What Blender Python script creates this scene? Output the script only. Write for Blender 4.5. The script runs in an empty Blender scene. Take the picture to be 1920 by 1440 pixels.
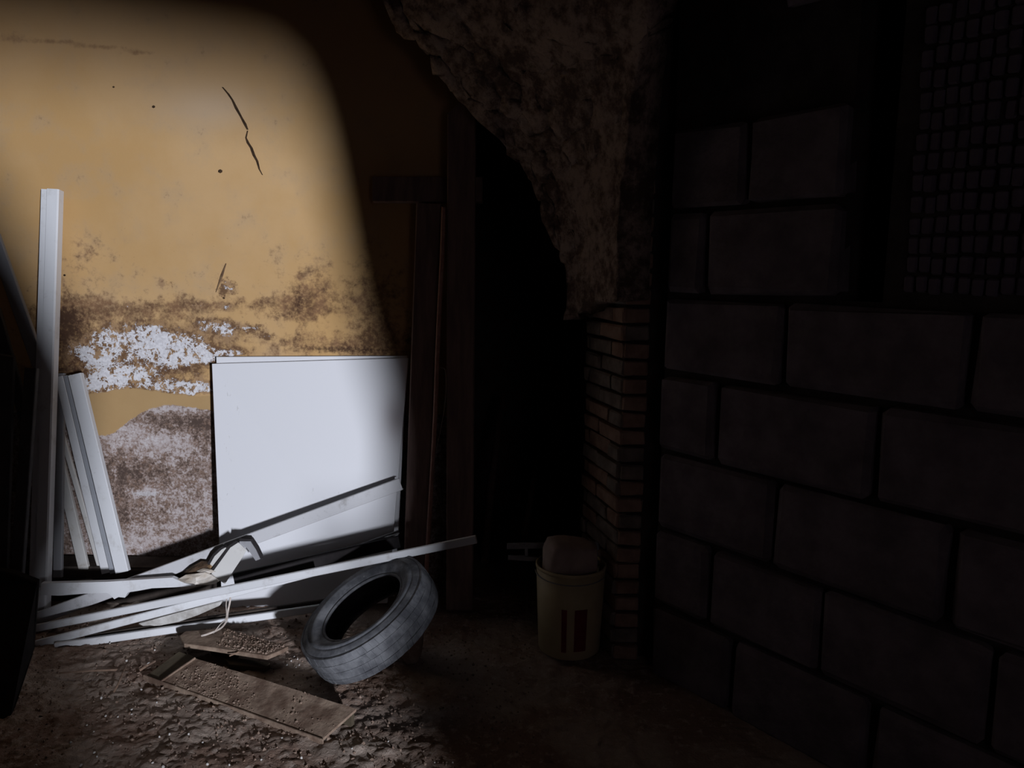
import bpy, bmesh, math, random
from mathutils import Vector, Matrix, noise

random.seed(7)
S = bpy.context.scene
COL = S.collection

# ------------------------------------------------------------------ camera
FPX = 1450.0
cam_data = bpy.data.cameras.new('camera')
cam_data.sensor_width = 36.0
cam_data.lens = FPX / 1920.0 * 36.0
cam_data.clip_start = 0.05
cam = bpy.data.objects.new('camera', cam_data)
COL.objects.link(cam)
EYE = Vector((0, 0, 1.6))
CM = Matrix.Rotation(math.radians(90 - 8), 3, 'X') @ Matrix.Rotation(0.015, 3, 'Z')
cam.matrix_world = Matrix.Translation(EYE) @ CM.to_4x4()
S.camera = cam

def ray(px, py):
    return CM @ Vector(((px - 960) / FPX, (720 - py) / FPX, -1.0))
def P(px, py, y):                     # pixel -> point standing at depth y
    d = ray(px, py); return EYE + d * (y / d.y)
def Z(px, py, z=0.0):                 # pixel -> point lying at height z
    d = ray(px, py); return EYE + d * ((z - 1.6) / d.z)

# ------------------------------------------------------------------ world, light, exposure
W = bpy.data.worlds.new('world'); S.world = W
W.use_nodes = True
bg = W.node_tree.nodes['Background']
bg.inputs[0].default_value = (0.98, 0.84, 0.95, 1)
bg.inputs[1].default_value = 0.62

LIGHT = Vector((4.0, -6.0, 1.5))     # daylight behind the shaped opening in the unseen wall
ld = bpy.data.lights.new('doorway_daylight', 'AREA')
ld.shape = 'ELLIPSE'; ld.size = 0.24; ld.size_y = 0.7
ld.energy = 1180; ld.color = (0.85, 0.885, 1.0)
lo = bpy.data.objects.new('doorway_daylight', ld); COL.objects.link(lo)
lo.location = LIGHT
lo.rotation_euler = (Vector((-1.3, 3.7, 1.2)) - LIGHT).to_track_quat('-Z', 'Y').to_euler()

vs = S.view_settings
S.display_settings.display_device = 'sRGB'
vs.view_transform = 'Standard'; vs.look = 'None'; vs.gamma = 1.0; vs.exposure = 0.0
vs.use_curve_mapping = False

# ------------------------------------------------------------------ node helpers
class NT:
    def __init__(s, name):
        s.m = bpy.data.materials.new(name); s.m.use_nodes = True
        s.t = s.m.node_tree; s.b = s.t.nodes['Principled BSDF']
        s.b.inputs['Specular IOR Level'].default_value = 0.25
        s._g = None
    def put(s, sock, v):
        if v is None: return
        if isinstance(v, bpy.types.NodeSocket): s.t.links.new(v, sock)
        elif isinstance(v, (tuple, list)) and len(v) == 3 and sock.type == 'RGBA': sock.default_value = (*v, 1)
        else: sock.default_value = v
    def math(s, op, a, b=None, c=None, clamp=False):
        n = s.t.nodes.new('ShaderNodeMath'); n.operation = op; n.use_clamp = clamp
        s.put(n.inputs[0], a); s.put(n.inputs[1], b); s.put(n.inputs[2], c)
        return n.outputs[0]
    def add(s, a, b): return s.math('ADD', a, b)
    def sub(s, a, b): return s.math('SUBTRACT', a, b)
    def mul(s, a, b): return s.math('MULTIPLY', a, b)
    def mx(s, a, b): return s.math('MAXIMUM', a, b)
    def mn(s, a, b): return s.math('MINIMUM', a, b)
    def sm(s, v, lo, hi, a=0.0, b=1.0):
        n = s.t.nodes.new('ShaderNodeMapRange'); n.interpolation_type = 'SMOOTHSTEP'
        s.put(n.inputs[0], v); s.put(n.inputs[1], lo); s.put(n.inputs[2], hi)
        n.inputs[3].default_value = a; n.inputs[4].default_value = b
        return n.outputs[0]
    def mix(s, f, a, b):
        n = s.t.nodes.new('ShaderNodeMix'); n.data_type = 'RGBA'
        s.put(n.inputs[0], f); s.put(n.inputs[6], a); s.put(n.inputs[7], b)
        return n.outputs[2]
    def pos(s, obj=True):
        n = s.t.nodes.new('ShaderNodeTexCoord'); return n.outputs['Object']
    def xyz(s, v):
        n = s.t.nodes.new('ShaderNodeSeparateXYZ'); s.put(n.inputs[0], v); return n.outputs
    def scaled(s, v, sc, off=(0, 0, 0)):
        n = s.t.nodes.new('ShaderNodeMapping'); s.put(n.inputs[0], v)
        n.inputs['Scale'].default_value = sc; n.inputs['Location'].default_value = off
        return n.outputs[0]
    def noise(s, v, scale, detail=5, rough=0.55, dist=0.0):
        n = s.t.nodes.new('ShaderNodeTexNoise'); s.put(n.inputs['Vector'], v)
        n.inputs['Scale'].default_value = scale; n.inputs['Detail'].default_value = detail
        n.inputs['Roughness'].default_value = rough; n.inputs['Distortion'].default_value = dist
        return n.outputs[0]
    def vor(s, v, scale, feature='F1'):
        n = s.t.nodes.new('ShaderNodeTexVoronoi'); s.put(n.inputs['Vector'], v)
        n.inputs['Scale'].default_value = scale; n.feature = feature
        return n.outputs[0]
    def bump(s, h, strength=0.3, dist=0.01):
        n = s.t.nodes.new('ShaderNodeBump'); s.put(n.inputs['Height'], h)
        n.inputs['Strength'].default_value = strength; n.inputs['Distance'].default_value = dist
        s.t.links.new(n.outputs[0], s.b.inputs['Normal'])
    def done(s, color, rough=0.8):
        s.put(s.b.inputs['Base Color'], color); s.put(s.b.inputs['Roughness'], rough)
        return s.m

def simple(name, c1, c2, scale=8, rough=0.8, bump=0.2, bscale=60, bdist=0.004, stretch=(1, 1, 1), spec=0.25):
    n = NT(name); p = n.scaled(n.pos(), stretch)
    n.b.inputs['Specular IOR Level'].default_value = spec
    f = n.sm(n.noise(p, scale, 6, 0.6), 0.3, 0.7)
    if bump: n.bump(n.noise(p, bscale, 5, 0.6), bump, bdist)
    return n.done(n.mix(f, c1, c2), rough)

# painted / dirty white profile
def white_mat(name, base, dirt, amount=0.5, rough=0.45):
    n = NT(name); p = n.pos()
    n.b.inputs['Specular IOR Level'].default_value = 0.3
    d = n.mul(n.sm(n.noise(p, 9, 7, 0.7), 0.52, 0.75), amount)
    sp = n.mul(n.sm(n.noise(p, 70, 3, 0.6), 0.68, 0.74), 0.6 * amount)
    n.bump(n.noise(p, 120, 4), 0.08, 0.002)
    return n.done(n.mix(n.mx(d, sp), base, dirt), rough)

M = {}
M['white'] = white_mat('white_plastic', (0.70, 0.71, 0.72), (0.34, 0.31, 0.27), 0.55)
M['white_old'] = white_mat('aged_white_plastic', (0.62, 0.61, 0.58), (0.28, 0.22, 0.16), 0.8)
M['white_dull'] = white_mat('dulled_white_plastic', (0.56, 0.56, 0.57), (0.30, 0.29, 0.28), 0.9)
M['grey'] = white_mat('shade_grey_plastic', (0.30, 0.30, 0.31), (0.14, 0.12, 0.11), 0.6)
M['shaded_white'] = white_mat('shaded_white_plastic', (0.32, 0.335, 0.36), (0.2, 0.2, 0.2), 0.5)  # white plastic with shade put in as blue grey
M['board'] = white_mat('white_laminate', (0.74, 0.745, 0.76), (0.52, 0.50, 0.48), 0.12, 0.5)
n = NT('white_laminate_marked'); p = n.pos(); X, Y_, ZZ = n.xyz(p)
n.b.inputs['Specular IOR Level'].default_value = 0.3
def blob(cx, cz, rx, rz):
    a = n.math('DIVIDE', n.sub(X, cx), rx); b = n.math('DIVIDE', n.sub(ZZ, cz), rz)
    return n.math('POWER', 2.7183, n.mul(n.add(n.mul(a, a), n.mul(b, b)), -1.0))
sm1 = n.mul(blob(0.43, 0.93, 0.07, 0.11), 0.75)  # soft grey-brown patch near the right edge
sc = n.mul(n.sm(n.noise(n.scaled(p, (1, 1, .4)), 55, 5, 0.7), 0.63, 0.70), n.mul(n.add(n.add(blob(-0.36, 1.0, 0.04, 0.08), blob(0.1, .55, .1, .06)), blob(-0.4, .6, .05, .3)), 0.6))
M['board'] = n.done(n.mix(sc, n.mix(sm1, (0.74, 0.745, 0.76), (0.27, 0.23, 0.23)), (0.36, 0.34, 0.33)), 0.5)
M['board_edge'] = simple('chipboard_edge', (0.13, 0.10, 0.07), (0.22, 0.17, 0.12), 60)
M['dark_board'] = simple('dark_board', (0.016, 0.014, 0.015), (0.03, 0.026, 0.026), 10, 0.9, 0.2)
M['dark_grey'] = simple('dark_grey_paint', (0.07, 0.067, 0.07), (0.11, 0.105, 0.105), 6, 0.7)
M['old_wood'] = simple('old_brown_wood', (0.14, 0.088, 0.062), (0.36, 0.27, 0.20), 14, 0.9, 0.9, 40, 0.004, (1, 1, 1))
M['mossy_wood'] = simple('mossy_wood', (0.07, 0.055, 0.036), (0.13, 0.105, 0.068), 9, 0.9, 0.5, 40)
M['dark_wood'] = simple('dark_timber', (0.17, 0.11, 0.095), (0.29, 0.195, 0.165), 6, 0.85, 0.4, 30, 0.004, (4, 4, 0.5))
M['sleeper'] = simple('shade_black_timber', (0.03, 0.024, 0.02), (0.07, 0.055, 0.045), 9, 0.95, 0.5, 30)  # shade put into the timber as near-black
M['rod'] = simple('rusty_iron', (0.36, 0.18, 0.14), (0.46, 0.27, 0.21), 40, 0.7, 0.3, 90, 0.002)
M['wire'] = simple('thin_wire', (0.25, 0.2, 0.18), (0.3, 0.25, 0.22), 40, 0.6, 0)
M['rubber'] = None
M['string'] = simple('jute_string', (0.5, 0.42, 0.36), (0.66, 0.6, 0.54), 50, 0.9, 0.3, 200, 0.001)
M['torn'] = simple('torn_sheet', (0.5, 0.42, 0.33), (0.68, 0.64, 0.58), 18, 0.8, 0.4, 60)
M['leaf'] = simple('dry_leaf', (0.12, 0.07, 0.04), (0.3, 0.19, 0.1), 25, 0.9, 0.4, 70)
M['dark_leaf'] = simple('dark_leaf', (0.02, 0.014, 0.01), (0.10, 0.06, 0.035), 25, 0.9, 0.5, 70)
M['foam'] = simple('dirty_foam', (0.36, 0.34, 0.31), (0.62, 0.61, 0.58), 16, 0.9, 0.4, 70)
M['pebble'] = simple('pale_pebble', (0.55, 0.52, 0.48), (0.72, 0.7, 0.66), 30, 0.7, 0.2)
M['twig'] = simple('twig_bark', (0.2, 0.13, 0.09), (0.32, 0.22, 0.16), 30, 0.9, 0.3)
M['bucket'] = simple('cream_plastic', (0.46, 0.38, 0.22), (0.56, 0.47, 0.29), 6, 0.5, 0.05)
M['print'] = simple('dark_red_print', (0.16, 0.012, 0.018), (0.2, 0.02, 0.03), 20, 0.6, 0)
M['lump'] = simple('pinkish_sacking', (0.33, 0.25, 0.22), (0.45, 0.35, 0.31), 9, 0.9, 0.3, 50)
M['metal'] = simple('dull_metal', (0.2, 0.2, 0.21), (0.28, 0.28, 0.29), 20, 0.5, 0.1)
M['crack_shade'] = simple('crack_shadowed_core', (0.03, 0.018, 0.01), (0.07, 0.04, 0.02), 60, 1.0, 0)
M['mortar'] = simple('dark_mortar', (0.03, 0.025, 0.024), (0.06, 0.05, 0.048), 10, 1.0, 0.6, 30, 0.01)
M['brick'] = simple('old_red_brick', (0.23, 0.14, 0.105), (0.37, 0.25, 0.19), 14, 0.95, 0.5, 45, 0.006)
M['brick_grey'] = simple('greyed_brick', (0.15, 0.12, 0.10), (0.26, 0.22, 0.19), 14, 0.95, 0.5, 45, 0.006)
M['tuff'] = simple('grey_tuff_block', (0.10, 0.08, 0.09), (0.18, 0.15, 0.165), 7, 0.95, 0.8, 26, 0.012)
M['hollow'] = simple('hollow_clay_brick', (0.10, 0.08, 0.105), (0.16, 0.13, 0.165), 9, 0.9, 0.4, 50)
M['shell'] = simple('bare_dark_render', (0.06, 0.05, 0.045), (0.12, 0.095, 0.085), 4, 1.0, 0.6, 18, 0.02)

# tyre rubber with dust on it
n = NT('dusty_rubber'); p = n.pos()
f = n.sm(n.noise(p, 11, 7, 0.65), 0.35, 0.7)
sp = n.sm(n.noise(p, 95, 3, 0.6), 0.7, 0.76)
n.bump(n.noise(p, 55, 6, 0.65), 0.35, 0.004)
M['rubber'] = n.done(n.mix(sp, n.mix(f, (0.07, 0.072, 0.08), (0.19, 0.195, 0.205)), (0.42, 0.40, 0.38)), 0.8)

# plaster vault
n = NT('flaking_vault_plaster'); p = n.pos()
a = n.noise(p, 3.2, 8, 0.62); b2 = n.noise(p, 17, 8, 0.72)
f = n.sm(n.add(n.mul(b2, 0.6), n.mul(a, 0.4)), 0.42, 0.58)
n.bump(b2, 0.9, 0.03)
M['vault'] = n.done(n.mix(f, (0.15, 0.10, 0.078), (0.52, 0.40, 0.33)), 1.0)

# soil
n = NT('damp_cellar_soil'); p = n.pos()
a = n.noise(p, 2.3, 6, 0.6); b2 = n.noise(p, 28, 8, 0.7); c = n.noise(p, 130, 4, 0.6)
col = n.mix(n.sm(a, 0.4, 0.62), (0.26, 0.17, 0.125), (0.42, 0.34, 0.28))
col = n.mix(n.sm(b2, 0.5, 0.68), col, (0.48, 0.39, 0.325))
col = n.mix(n.mul(n.sm(c, 0.74, 0.78), 0.3), col, (0.5, 0.44, 0.37))
n.bump(n.add(b2, n.mul(c, 0.4)), 0.8, 0.012)
M['soil'] = n.done(col, 1.0)
M['crumb'] = simple('soil_crumb', (0.19, 0.125, 0.09), (0.34, 0.255, 0.2), 40, 1.0, 0.3)

# ------------------------------------------------------------------ mesh helpers
def obj(name, bm, mat, parent=None, smooth=False):
    me = bpy.data.meshes.new(name)
    bmesh.ops.recalc_face_normals(bm, faces=bm.faces[:])
    bm.to_mesh(me); bm.free()
    if mat is not None: me.materials.append(mat)
    if smooth:
        for pl in me.polygons: pl.use_smooth = True
    o = bpy.data.objects.new(name, me); COL.objects.link(o)
    if parent is not None: o.parent = parent
    return o

def tag(o, label, cat, group=None, kind=None):
    o['label'] = label; o['category'] = cat
    if group: o['group'] = group
    if kind: o['kind'] = kind
    return o

def struct(o):
    o['kind'] = 'structure'; return o

def empty(name, loc, label, cat, group=None):
    o = bpy.data.objects.new(name, None); o.empty_display_size = 0.05
    COL.objects.link(o); o.location = loc
    tag(o, label, cat, group); return o

def keep(o, parent):                   # parent without moving
    o.parent = parent
    o.matrix_parent_inverse = Matrix.Translation(-parent.location)
    return o

def add_box(bm, lo, hi):
    vs_ = [bm.verts.new((x, y, z)) for x in (lo[0], hi[0]) for y in (lo[1], hi[1]) for z in (lo[2], hi[2])]
    for q in ((0, 1, 3, 2), (4, 6, 7, 5), (0, 4, 5, 1), (2, 3, 7, 6), (0, 2, 6, 4), (1, 5, 7, 3)):
        bm.faces.new([vs_[i] for i in q])
    return vs_

def slab(bm, quad, thick):              # quad of points + thickness vector -> closed slab, any polygon
    a = [bm.verts.new(v) for v in quad]
    b = [bm.verts.new(v + thick) for v in quad]
    n_ = len(quad)
    bm.faces.new(a); bm.faces.new(b[::-1])
    for i in range(n_):
        j = (i + 1) % n_
        bm.faces.new((a[i], b[i], b[j], a[j]))

def bevel(bm, w, seg=1):
    bmesh.ops.bevel(bm, geom=bm.edges[:], offset=w, segments=seg, affect='EDGES', profile=0.6)

def sweep(bm, a, b, prof, up):          # sweep a closed 2D profile (u = across, v = out towards the viewer) from a to b
    ax = (b - a).normalized()
    out = (up - ax * up.dot(ax)).normalized()
    side = ax.cross(out)
    ra = [bm.verts.new(a + side * u + out * v) for u, v in prof]
    rb = [bm.verts.new(b + side * u + out * v) for u, v in prof]
    n_ = len(prof)
    for i in range(n_):
        j = (i + 1) % n_
        bm.faces.new((ra[i], ra[j], rb[j], rb[i]))
    bm.faces.new(ra[::-1]); bm.faces.new(rb)

def rect_prof(w, t, c=0.003):
    h, k = w / 2, t / 2
    return [(-h + c, -k), (h - c, -k), (h, -k + c), (h, k - c), (h - c, k), (-h + c, k), (-h, k - c), (-h, -k + c)]
def channel_prof(w, t, wall=0.004):     # open-backed U channel, face towards the viewer
    h, k = w / 2, t / 2; c = 0.0025
    return [(-h, -k), (-h + wall, -k), (-h + wall, k - wall), (h - wall, k - wall), (h - wall, -k), (h, -k),
            (h, k - c), (h - c, k), (-h + c, k), (-h, k - c)]
def ridge_prof(w, t):                   # casing with a raised half
    h, k = w / 2, t / 2
    return [(-h, -k), (h, -k), (h, k * .35), (h * .3, k * .35), (h * .22, k), (-h * .85, k), (-h, k * .8)]

def strip(name, a, b, prof, mat, label, cat, group=None, up=Vector((0, -1, 0.12))):
    bm = bmesh.new(); mid = a.copy()
    sweep(bm, a - mid, b - mid, prof, up)
    o = obj(name, bm, mat); o.location = mid
    return tag(o, label, cat, group)

def tube(bm, pts, r, seg=8, caps=True):
    rings = []
    for i, p_ in enumerate(pts):
        t = (pts[min(i + 1, len(pts) - 1)] - pts[max(i - 1, 0)]).normalized()
        u = t.cross(Vector((0.13, 0.98, 0.2))).normalized(); v = t.cross(u)
        rr = r[i] if isinstance(r, (list, tuple)) else r
        rings.append([bm.verts.new(p_ + (u * math.cos(k * 2 * math.pi / seg) + v * math.sin(k * 2 * math.pi / seg)) * rr) for k in range(seg)])
    for A, B in zip(rings, rings[1:]):
        for k in range(seg):
            bm.faces.new((A[k], A[(k + 1) % seg], B[(k + 1) % seg], B[k]))
    if caps:
        bm.faces.new(rings[0][::-1]); bm.faces.new(rings[-1])

def smooth_path(pts, n_=8):             # Catmull-Rom
    out = []
    Q = [pts[0]] + list(pts) + [pts[-1]]
    for i in range(1, len(Q) - 2):
        for k in range(n_):
            t = k / n_; p0, p1, p2, p3 = Q[i - 1:i + 3]
            out.append(0.5 * ((2 * p1) + (p2 - p0) * t + (2 * p0 - 5 * p1 + 4 * p2 - p3) * t * t + (3 * p1 - p0 - 3 * p2 + p3) * t ** 3))
    out.append(pts[-1].copy())
    return out

def lathe(bm, prof, seg, closed=False):
    rings = []
    for r, z in prof:
        rings.append([bm.verts.new((r * math.cos(k * 2 * math.pi / seg), r * math.sin(k * 2 * math.pi / seg), z)) for k in range(seg)])
    m = len(rings)
    for i in range(m if closed else m - 1):
        A, B = rings[i], rings[(i + 1) % m]
        for k in range(seg):
            bm.faces.new((A[k], A[(k + 1) % seg], B[(k + 1) % seg], B[k]))
    return rings

# ================================================================== SETTING
YB = 3.75                                # ochre wall
YF = -1.2                                # unseen wall behind the camera, its opening shaped for the daylight patch
CEIL = 3.05

def fz(x, y):                            # soil height
    v = Vector((x, y, 0))
    h = noise.noise(v * 1.3) * 0.014 + noise.noise(v * 5.1) * 0.009
    h += noise.noise(v * 13) * 0.009 + abs(noise.noise(v * 27)) * 0.013 + noise.noise(v * 60) * 0.004
    return h - 0.006

# floor
bm = bmesh.new()
def axis(lo, hi, flo, fhi, fine, coarse):
    xs = []; v = lo
    while v < hi - 1e-6:
        xs.append(v); v += fine if flo <= v < fhi else coarse
    xs.append(hi); return xs
xs = axis(-2.8, 4.6, -2.35, 0.5, 0.010, 0.06); ys = axis(YF, 5.2, 2.0, 3.75, 0.010, 0.06)
grid = [[bm.verts.new((x, y, fz(x, y))) for x in xs] for y in ys]
for j in range(len(ys) - 1):
    for i in range(len(xs) - 1):
        bm.faces.new((grid[j][i], grid[j][i + 1], grid[j + 1][i + 1], grid[j + 1][i]))
floor = struct(obj('floor', bm, M['soil'], smooth=True))

# ---- back wall: ochre limewash over plaster, flaked near the ground
n = NT('ochre_limewash'); p = n.pos(); X, Y_, ZZ = n.xyz(p)
big = n.noise(p, 1.7, 5, 0.55); med = n.noise(p, 6.5, 8, 0.62); fin = n.noise(p, 26, 8, 0.7); tiny = n.noise(p, 90, 4, 0.6)
def gauss(px, py, rx, rz):               # worn or dark patch with its own place on the wall
    c = P(px, py, YB); rx *= YB / FPX; rz *= YB / FPX
    dx = n.math('DIVIDE', n.sub(X, c.x), rx); dz = n.math('DIVIDE', n.sub(ZZ, c.z), rz)
    return n.math('POWER', 2.7183, n.mul(n.add(n.mul(dx, dx), n.mul(dz, dz)), -1.0))
def total(lst):
    t = lst[0]
    for k in lst[1:]: t = n.add(t, k)
    return t
zpx = lambda y: P(400, y, YB).z
och = n.mix(n.sm(big, 0.35, 0.65), (0.53, 0.325, 0.135), (0.58, 0.375, 0.18))
och = n.mix(n.mul(n.sm(med, 0.45, 0.75), 0.5), och, (0.46, 0.33, 0.20))
och = n.mix(n.mul(gauss(390, 200, 90, 40), 0.5), och, (0.60, 0.47, 0.34))
# faint greyish brown smudges
sm_ = n.mul(n.sm(fin, 0.55, 0.72), n.sm(n.add(med, n.mul(n.sm(ZZ, zpx(430), zpx(600)), 0.15)), 0.58, 0.74))
och = n.mix(n.mul(sm_, 0.6), och, (0.2, 0.115, 0.06))
specks = n.mul(n.mul(n.sm(n.noise(p, 55, 3, 0.6), 0.70, 0.76), 0.4), n.sm(ZZ, zpx(300), zpx(480)))
och = n.mix(specks, och, (0.22, 0.12, 0.06))
# sooty streak near the top
st = total([gauss(110, 78, 50, 6), gauss(190, 88, 60, 6), gauss(262, 99, 40, 7), gauss(20, 70, 50, 14)])
och = n.mix(n.mul(n.sm(n.add(st, n.mul(n.sub(fin, 0.5), 1.6)), 0.55, 1.25), 0.75), och, (0.17, 0.09, 0.05))
# damp brown belt
belt = total([n.mul(gauss(600, 540, 60, 70), 0.5), n.mul(gauss(220, 500, 130, 60), 0.2), n.mul(gauss(710, 600, 60, 120), 0.9), n.mul(gauss(190, 585, 150, 22), 0.9), n.mul(gauss(400, 570, 130, 16), 0.7), n.mul(gauss(125, 640, 60, 70), 1.5), n.mul(gauss(560, 575, 70, 28), 0.8),
              n.mul(gauss(600, 645, 150, 22), 0.8), n.mul(gauss(310, 610, 60, 40), 0.35), n.mul(gauss(500, 480, 35, 50), 0.30), n.mul(gauss(570, 560, 25, 60), 0.5),
              n.mul(gauss(330, 690, 90, 20), 0.8), n.mul(gauss(120, 690, 60, 14), 0.9), n.mul(gauss(360, 640, 80, 40), 0.4), n.mul(gauss(140, 470, 70, 70), 0.22),
              n.mul(gauss(245, 660, 25, 40), 0.7)])
bm_ = n.sm(n.add(belt, n.mul(n.sub(n.add(n.mul(fin, 0.6), n.mul(med, 0.4)), 0.5), 3.6)), 0.25, 1.15)
fl0 = n.noise(p, 44, 7, 0.75)
bm_ = n.mul(n.mul(bm_, n.sm(fl0, 0.34, 0.56, 0.45, 1.0)), n.sm(belt, 0.04, 0.35))
col = n.mix(n.mul(bm_, 0.92), och, n.mix(n.sm(n.noise(p, 12, 5, .6), .4, .6), (0.11, 0.055, 0.03), (0.20, 0.105, 0.055)))
col = n.mix(n.mul(n.sm(ZZ, zpx(260), zpx(20)), 0.45), col, (0.36, 0.205, 0.10))
dark_patch = total([n.mul(gauss(128, 635, 42, 48), 1.0), n.mul(gauss(110, 590, 40, 16), 0.7), n.mul(gauss(150, 692, 55, 7), 0.9), n.mul(gauss(300, 697, 75, 9), 0.55),  # near-black brown patches and thin streaks
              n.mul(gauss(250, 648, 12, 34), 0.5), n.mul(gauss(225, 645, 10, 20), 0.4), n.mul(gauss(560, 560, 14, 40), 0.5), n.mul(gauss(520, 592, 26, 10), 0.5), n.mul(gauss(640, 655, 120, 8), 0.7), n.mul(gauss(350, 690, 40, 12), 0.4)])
col = n.mix(n.mul(n.sm(n.add(dark_patch, n.mul(n.sub(fl0, 0.5), 2.2)), 0.2, 0.9), n.mul(n.sm(dark_patch, 0.03, 0.25), 0.9)), col, (0.06, 0.03, 0.018))
# white undercoat showing
wh = total([n.mul(gauss(325, 660, 65, 31), 1.25), n.mul(gauss(285, 630, 31, 26), 0.9), n.mul(gauss(215, 630, 53, 31), 0.62), n.mul(gauss(185, 668, 50, 19), 0.72),
            n.mul(gauss(235, 706, 65, 22), 1.1), n.mul(gauss(185, 722, 40, 19), 0.95), n.mul(gauss(352, 727, 61, 14), 1.15), n.mul(gauss(160, 655, 30, 24), 0.45), n.mul(gauss(375, 672, 31, 10), 0.6),
            n.mul(gauss(388, 612, 31, 17), 0.66), n.mul(gauss(428, 620, 21, 17), 0.62), n.mul(gauss(425, 540, 19, 17), 0.66), n.mul(gauss(475, 615, 35, 11), 0.5), n.mul(gauss(500, 630, 17, 7), .5),
            n.mul(gauss(420, 662, 40, 10), 0.8), n.mul(gauss(310, 530, 14, 11), 0.5), n.mul(gauss(372, 573, 21, 7), 0.58), n.mul(gauss(240, 572, 12, 7), 0.55), n.mul(gauss(300, 574, 9, 6), 0.5), n.mul(gauss(425, 575, 12, 7), 0.55)])
fl2 = n.noise(p, 15, 9, 0.74); fl3 = n.noise(p, 42, 6, 0.7)
flake = n.add(n.mul(fl2, 0.62), n.mul(fl3, 0.38))
halo = n.mul(n.mx(n.mul(n.sm(total([gauss(270, 665, 130, 42), gauss(390, 640, 90, 30), n.mul(gauss(190, 700, 70, 36), 1.0)]), 0.1, 0.7), n.sm(fl0, 0.42, 0.56, 0.25, 0.9)), n.sm(n.add(n.mul(wh, 1.2), n.mul(n.sub(fl2, 0.5), 3.0)), 0.12, 0.55)), n.mul(n.sm(wh, 0.02, 0.2), 0.9))
col = n.mix(halo, col, n.mix(n.sm(fin, 0.44, 0.58), (0.115, 0.058, 0.032), (0.36, 0.225, 0.12)))
wm = n.sm(n.add(wh, n.mul(n.sub(flake, 0.5), 4.0)), 0.55, 0.61)
wm = n.mul(wm, n.sm(n.add(n.noise(p, 30, 6, 0.72), n.mul(wh, -0.02)), 0.545, 0.525))
# nothing white in the clean ochre ribbon or below it
ribt = n.add(n.add(zpx(742), n.mul(n.sub(med, 0.5), 0.05)), n.mul(gauss(250, 760, 60, 400), 0.035))
wm = n.mul(wm, n.sm(n.sub(ZZ, ribt), -0.004, 0.004))
col = n.mix(wm, col, n.mix(n.sm(tiny, 0.4, 0.6), (0.60, 0.59, 0.60), (0.74, 0.73, 0.74)))
ribm = n.mul(n.sm(n.sub(ZZ, ribt), 0.006, -0.006), 1.0)
col = n.mix(ribm, col, n.mix(med, (0.40, 0.255, 0.115), (0.47, 0.315, 0.15)))
# lower bare plaster, pinkish white and sooty
lowt = n.add(n.add(zpx(772), n.mul(n.sub(fin, 0.5), 0.035)), n.add(n.mul(gauss(190, 800, 60, 900), -0.13), n.mul(gauss(320, 770, 60, 900), 0.03)))
lm = n.sm(n.sub(ZZ, lowt), 0.004, -0.004)
lowmix = total([n.mul(gauss(320, 765, 80, 10), 0.55), n.mul(gauss(285, 830, 110, 28), 0.55), n.mul(gauss(220, 800, 60, 16), 0.4), n.mul(gauss(270, 925, 45, 12), 0.4),
                n.mul(gauss(350, 960, 80, 50), 0.3), n.mul(gauss(250, 1020, 90, 30), 0.4)])
dk = total([n.mul(gauss(330, 795, 80, 22), 0.45), n.mul(gauss(235, 885, 60, 38), 0.40), n.mul(gauss(385, 810, 25, 40), 0.45), n.mul(gauss(300, 960, 70, 30), 0.2), n.mul(gauss(225, 960, 20, 60), 0.3)])
lv = n.add(n.sub(n.add(0.42, lowmix), dk), n.mul(n.sub(n.add(n.mul(fin, 0.55), n.mul(tiny, 0.45)), 0.5), 2.6))
l2 = n.noise(p, 24, 9, 0.8); l3 = n.noise(p, 85, 6, 0.75)
lv = n.add(n.sub(n.add(0.42, lowmix), n.mul(dk, 0.8)), n.mul(n.sub(n.add(n.mul(l2, 0.6), n.mul(l3, 0.4)), 0.5), 6.5))
low = n.mix(n.sm(lv, -0.05, 0.45), (0.085, 0.058, 0.046), (0.25, 0.18, 0.145))
low = n.mix(n.sm(lv, 0.42, 0.85), low, (0.49, 0.43, 0.415))
low = n.mix(n.sm(lv, 1.0, 1.5), low, (0.62, 0.60, 0.60))
low = n.mix(n.mul(n.sm(n.noise(p, 30, 8, 0.78), 0.52, 0.60), 0.55), low, (0.23, 0.145, 0.10))
low = n.mix(n.mul(n.sm(n.add(gauss(272, 926, 38, 7), n.mul(n.sub(l3, 0.5), 2.0)), 0.5, 0.8), 0.6), low, (0.58, 0.57, 0.58))
col = n.mix(lm, col, low)
h = n.add(n.mul(fin, 0.25), n.add(n.mul(tiny, 0.12), n.add(n.mul(n.mul(wm, n.sub(1.0, lm)), -0.25), n.mul(lm, -0.3))))
n.bump(h, 0.5, 0.006)
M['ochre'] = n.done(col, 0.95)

bm = bmesh.new()
NX, NZ = 60, 60
x0, x1 = -2.8, -0.26
g = []
for j in range(NZ + 1):
    row = []
    for i in range(NX + 1):
        x = x0 + (x1 - x0) * i / NX; z = -0.05 + (CEIL + 0.05) * j / NZ
        row.append(bm.verts.new((x, YB + noise.noise(Vector((x * 1.6, 0.4, z * 1.6))) * 0.006, z)))
    g.append(row)
for j in range(NZ):
    for i in range(NX):
        bm.faces.new((g[j][i], g[j][i + 1], g[j + 1][i + 1], g[j + 1][i]))
bk = {}
rim = g[0] + [r[-1] for r in g[1:]] + g[-1][-2::-1] + [r[0] for r in g[-2:0:-1]]
back = [bm.verts.new((v.co.x, YB + 0.22, v.co.z)) for v in rim]
for i in range(len(rim)):
    j = (i + 1) % len(rim)
    bm.faces.new((rim[i], rim[j], back[j], back[i]))
bm.faces.new(back)
wall_back = struct(obj('wall_back', bm, M['ochre'], smooth=False))

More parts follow.
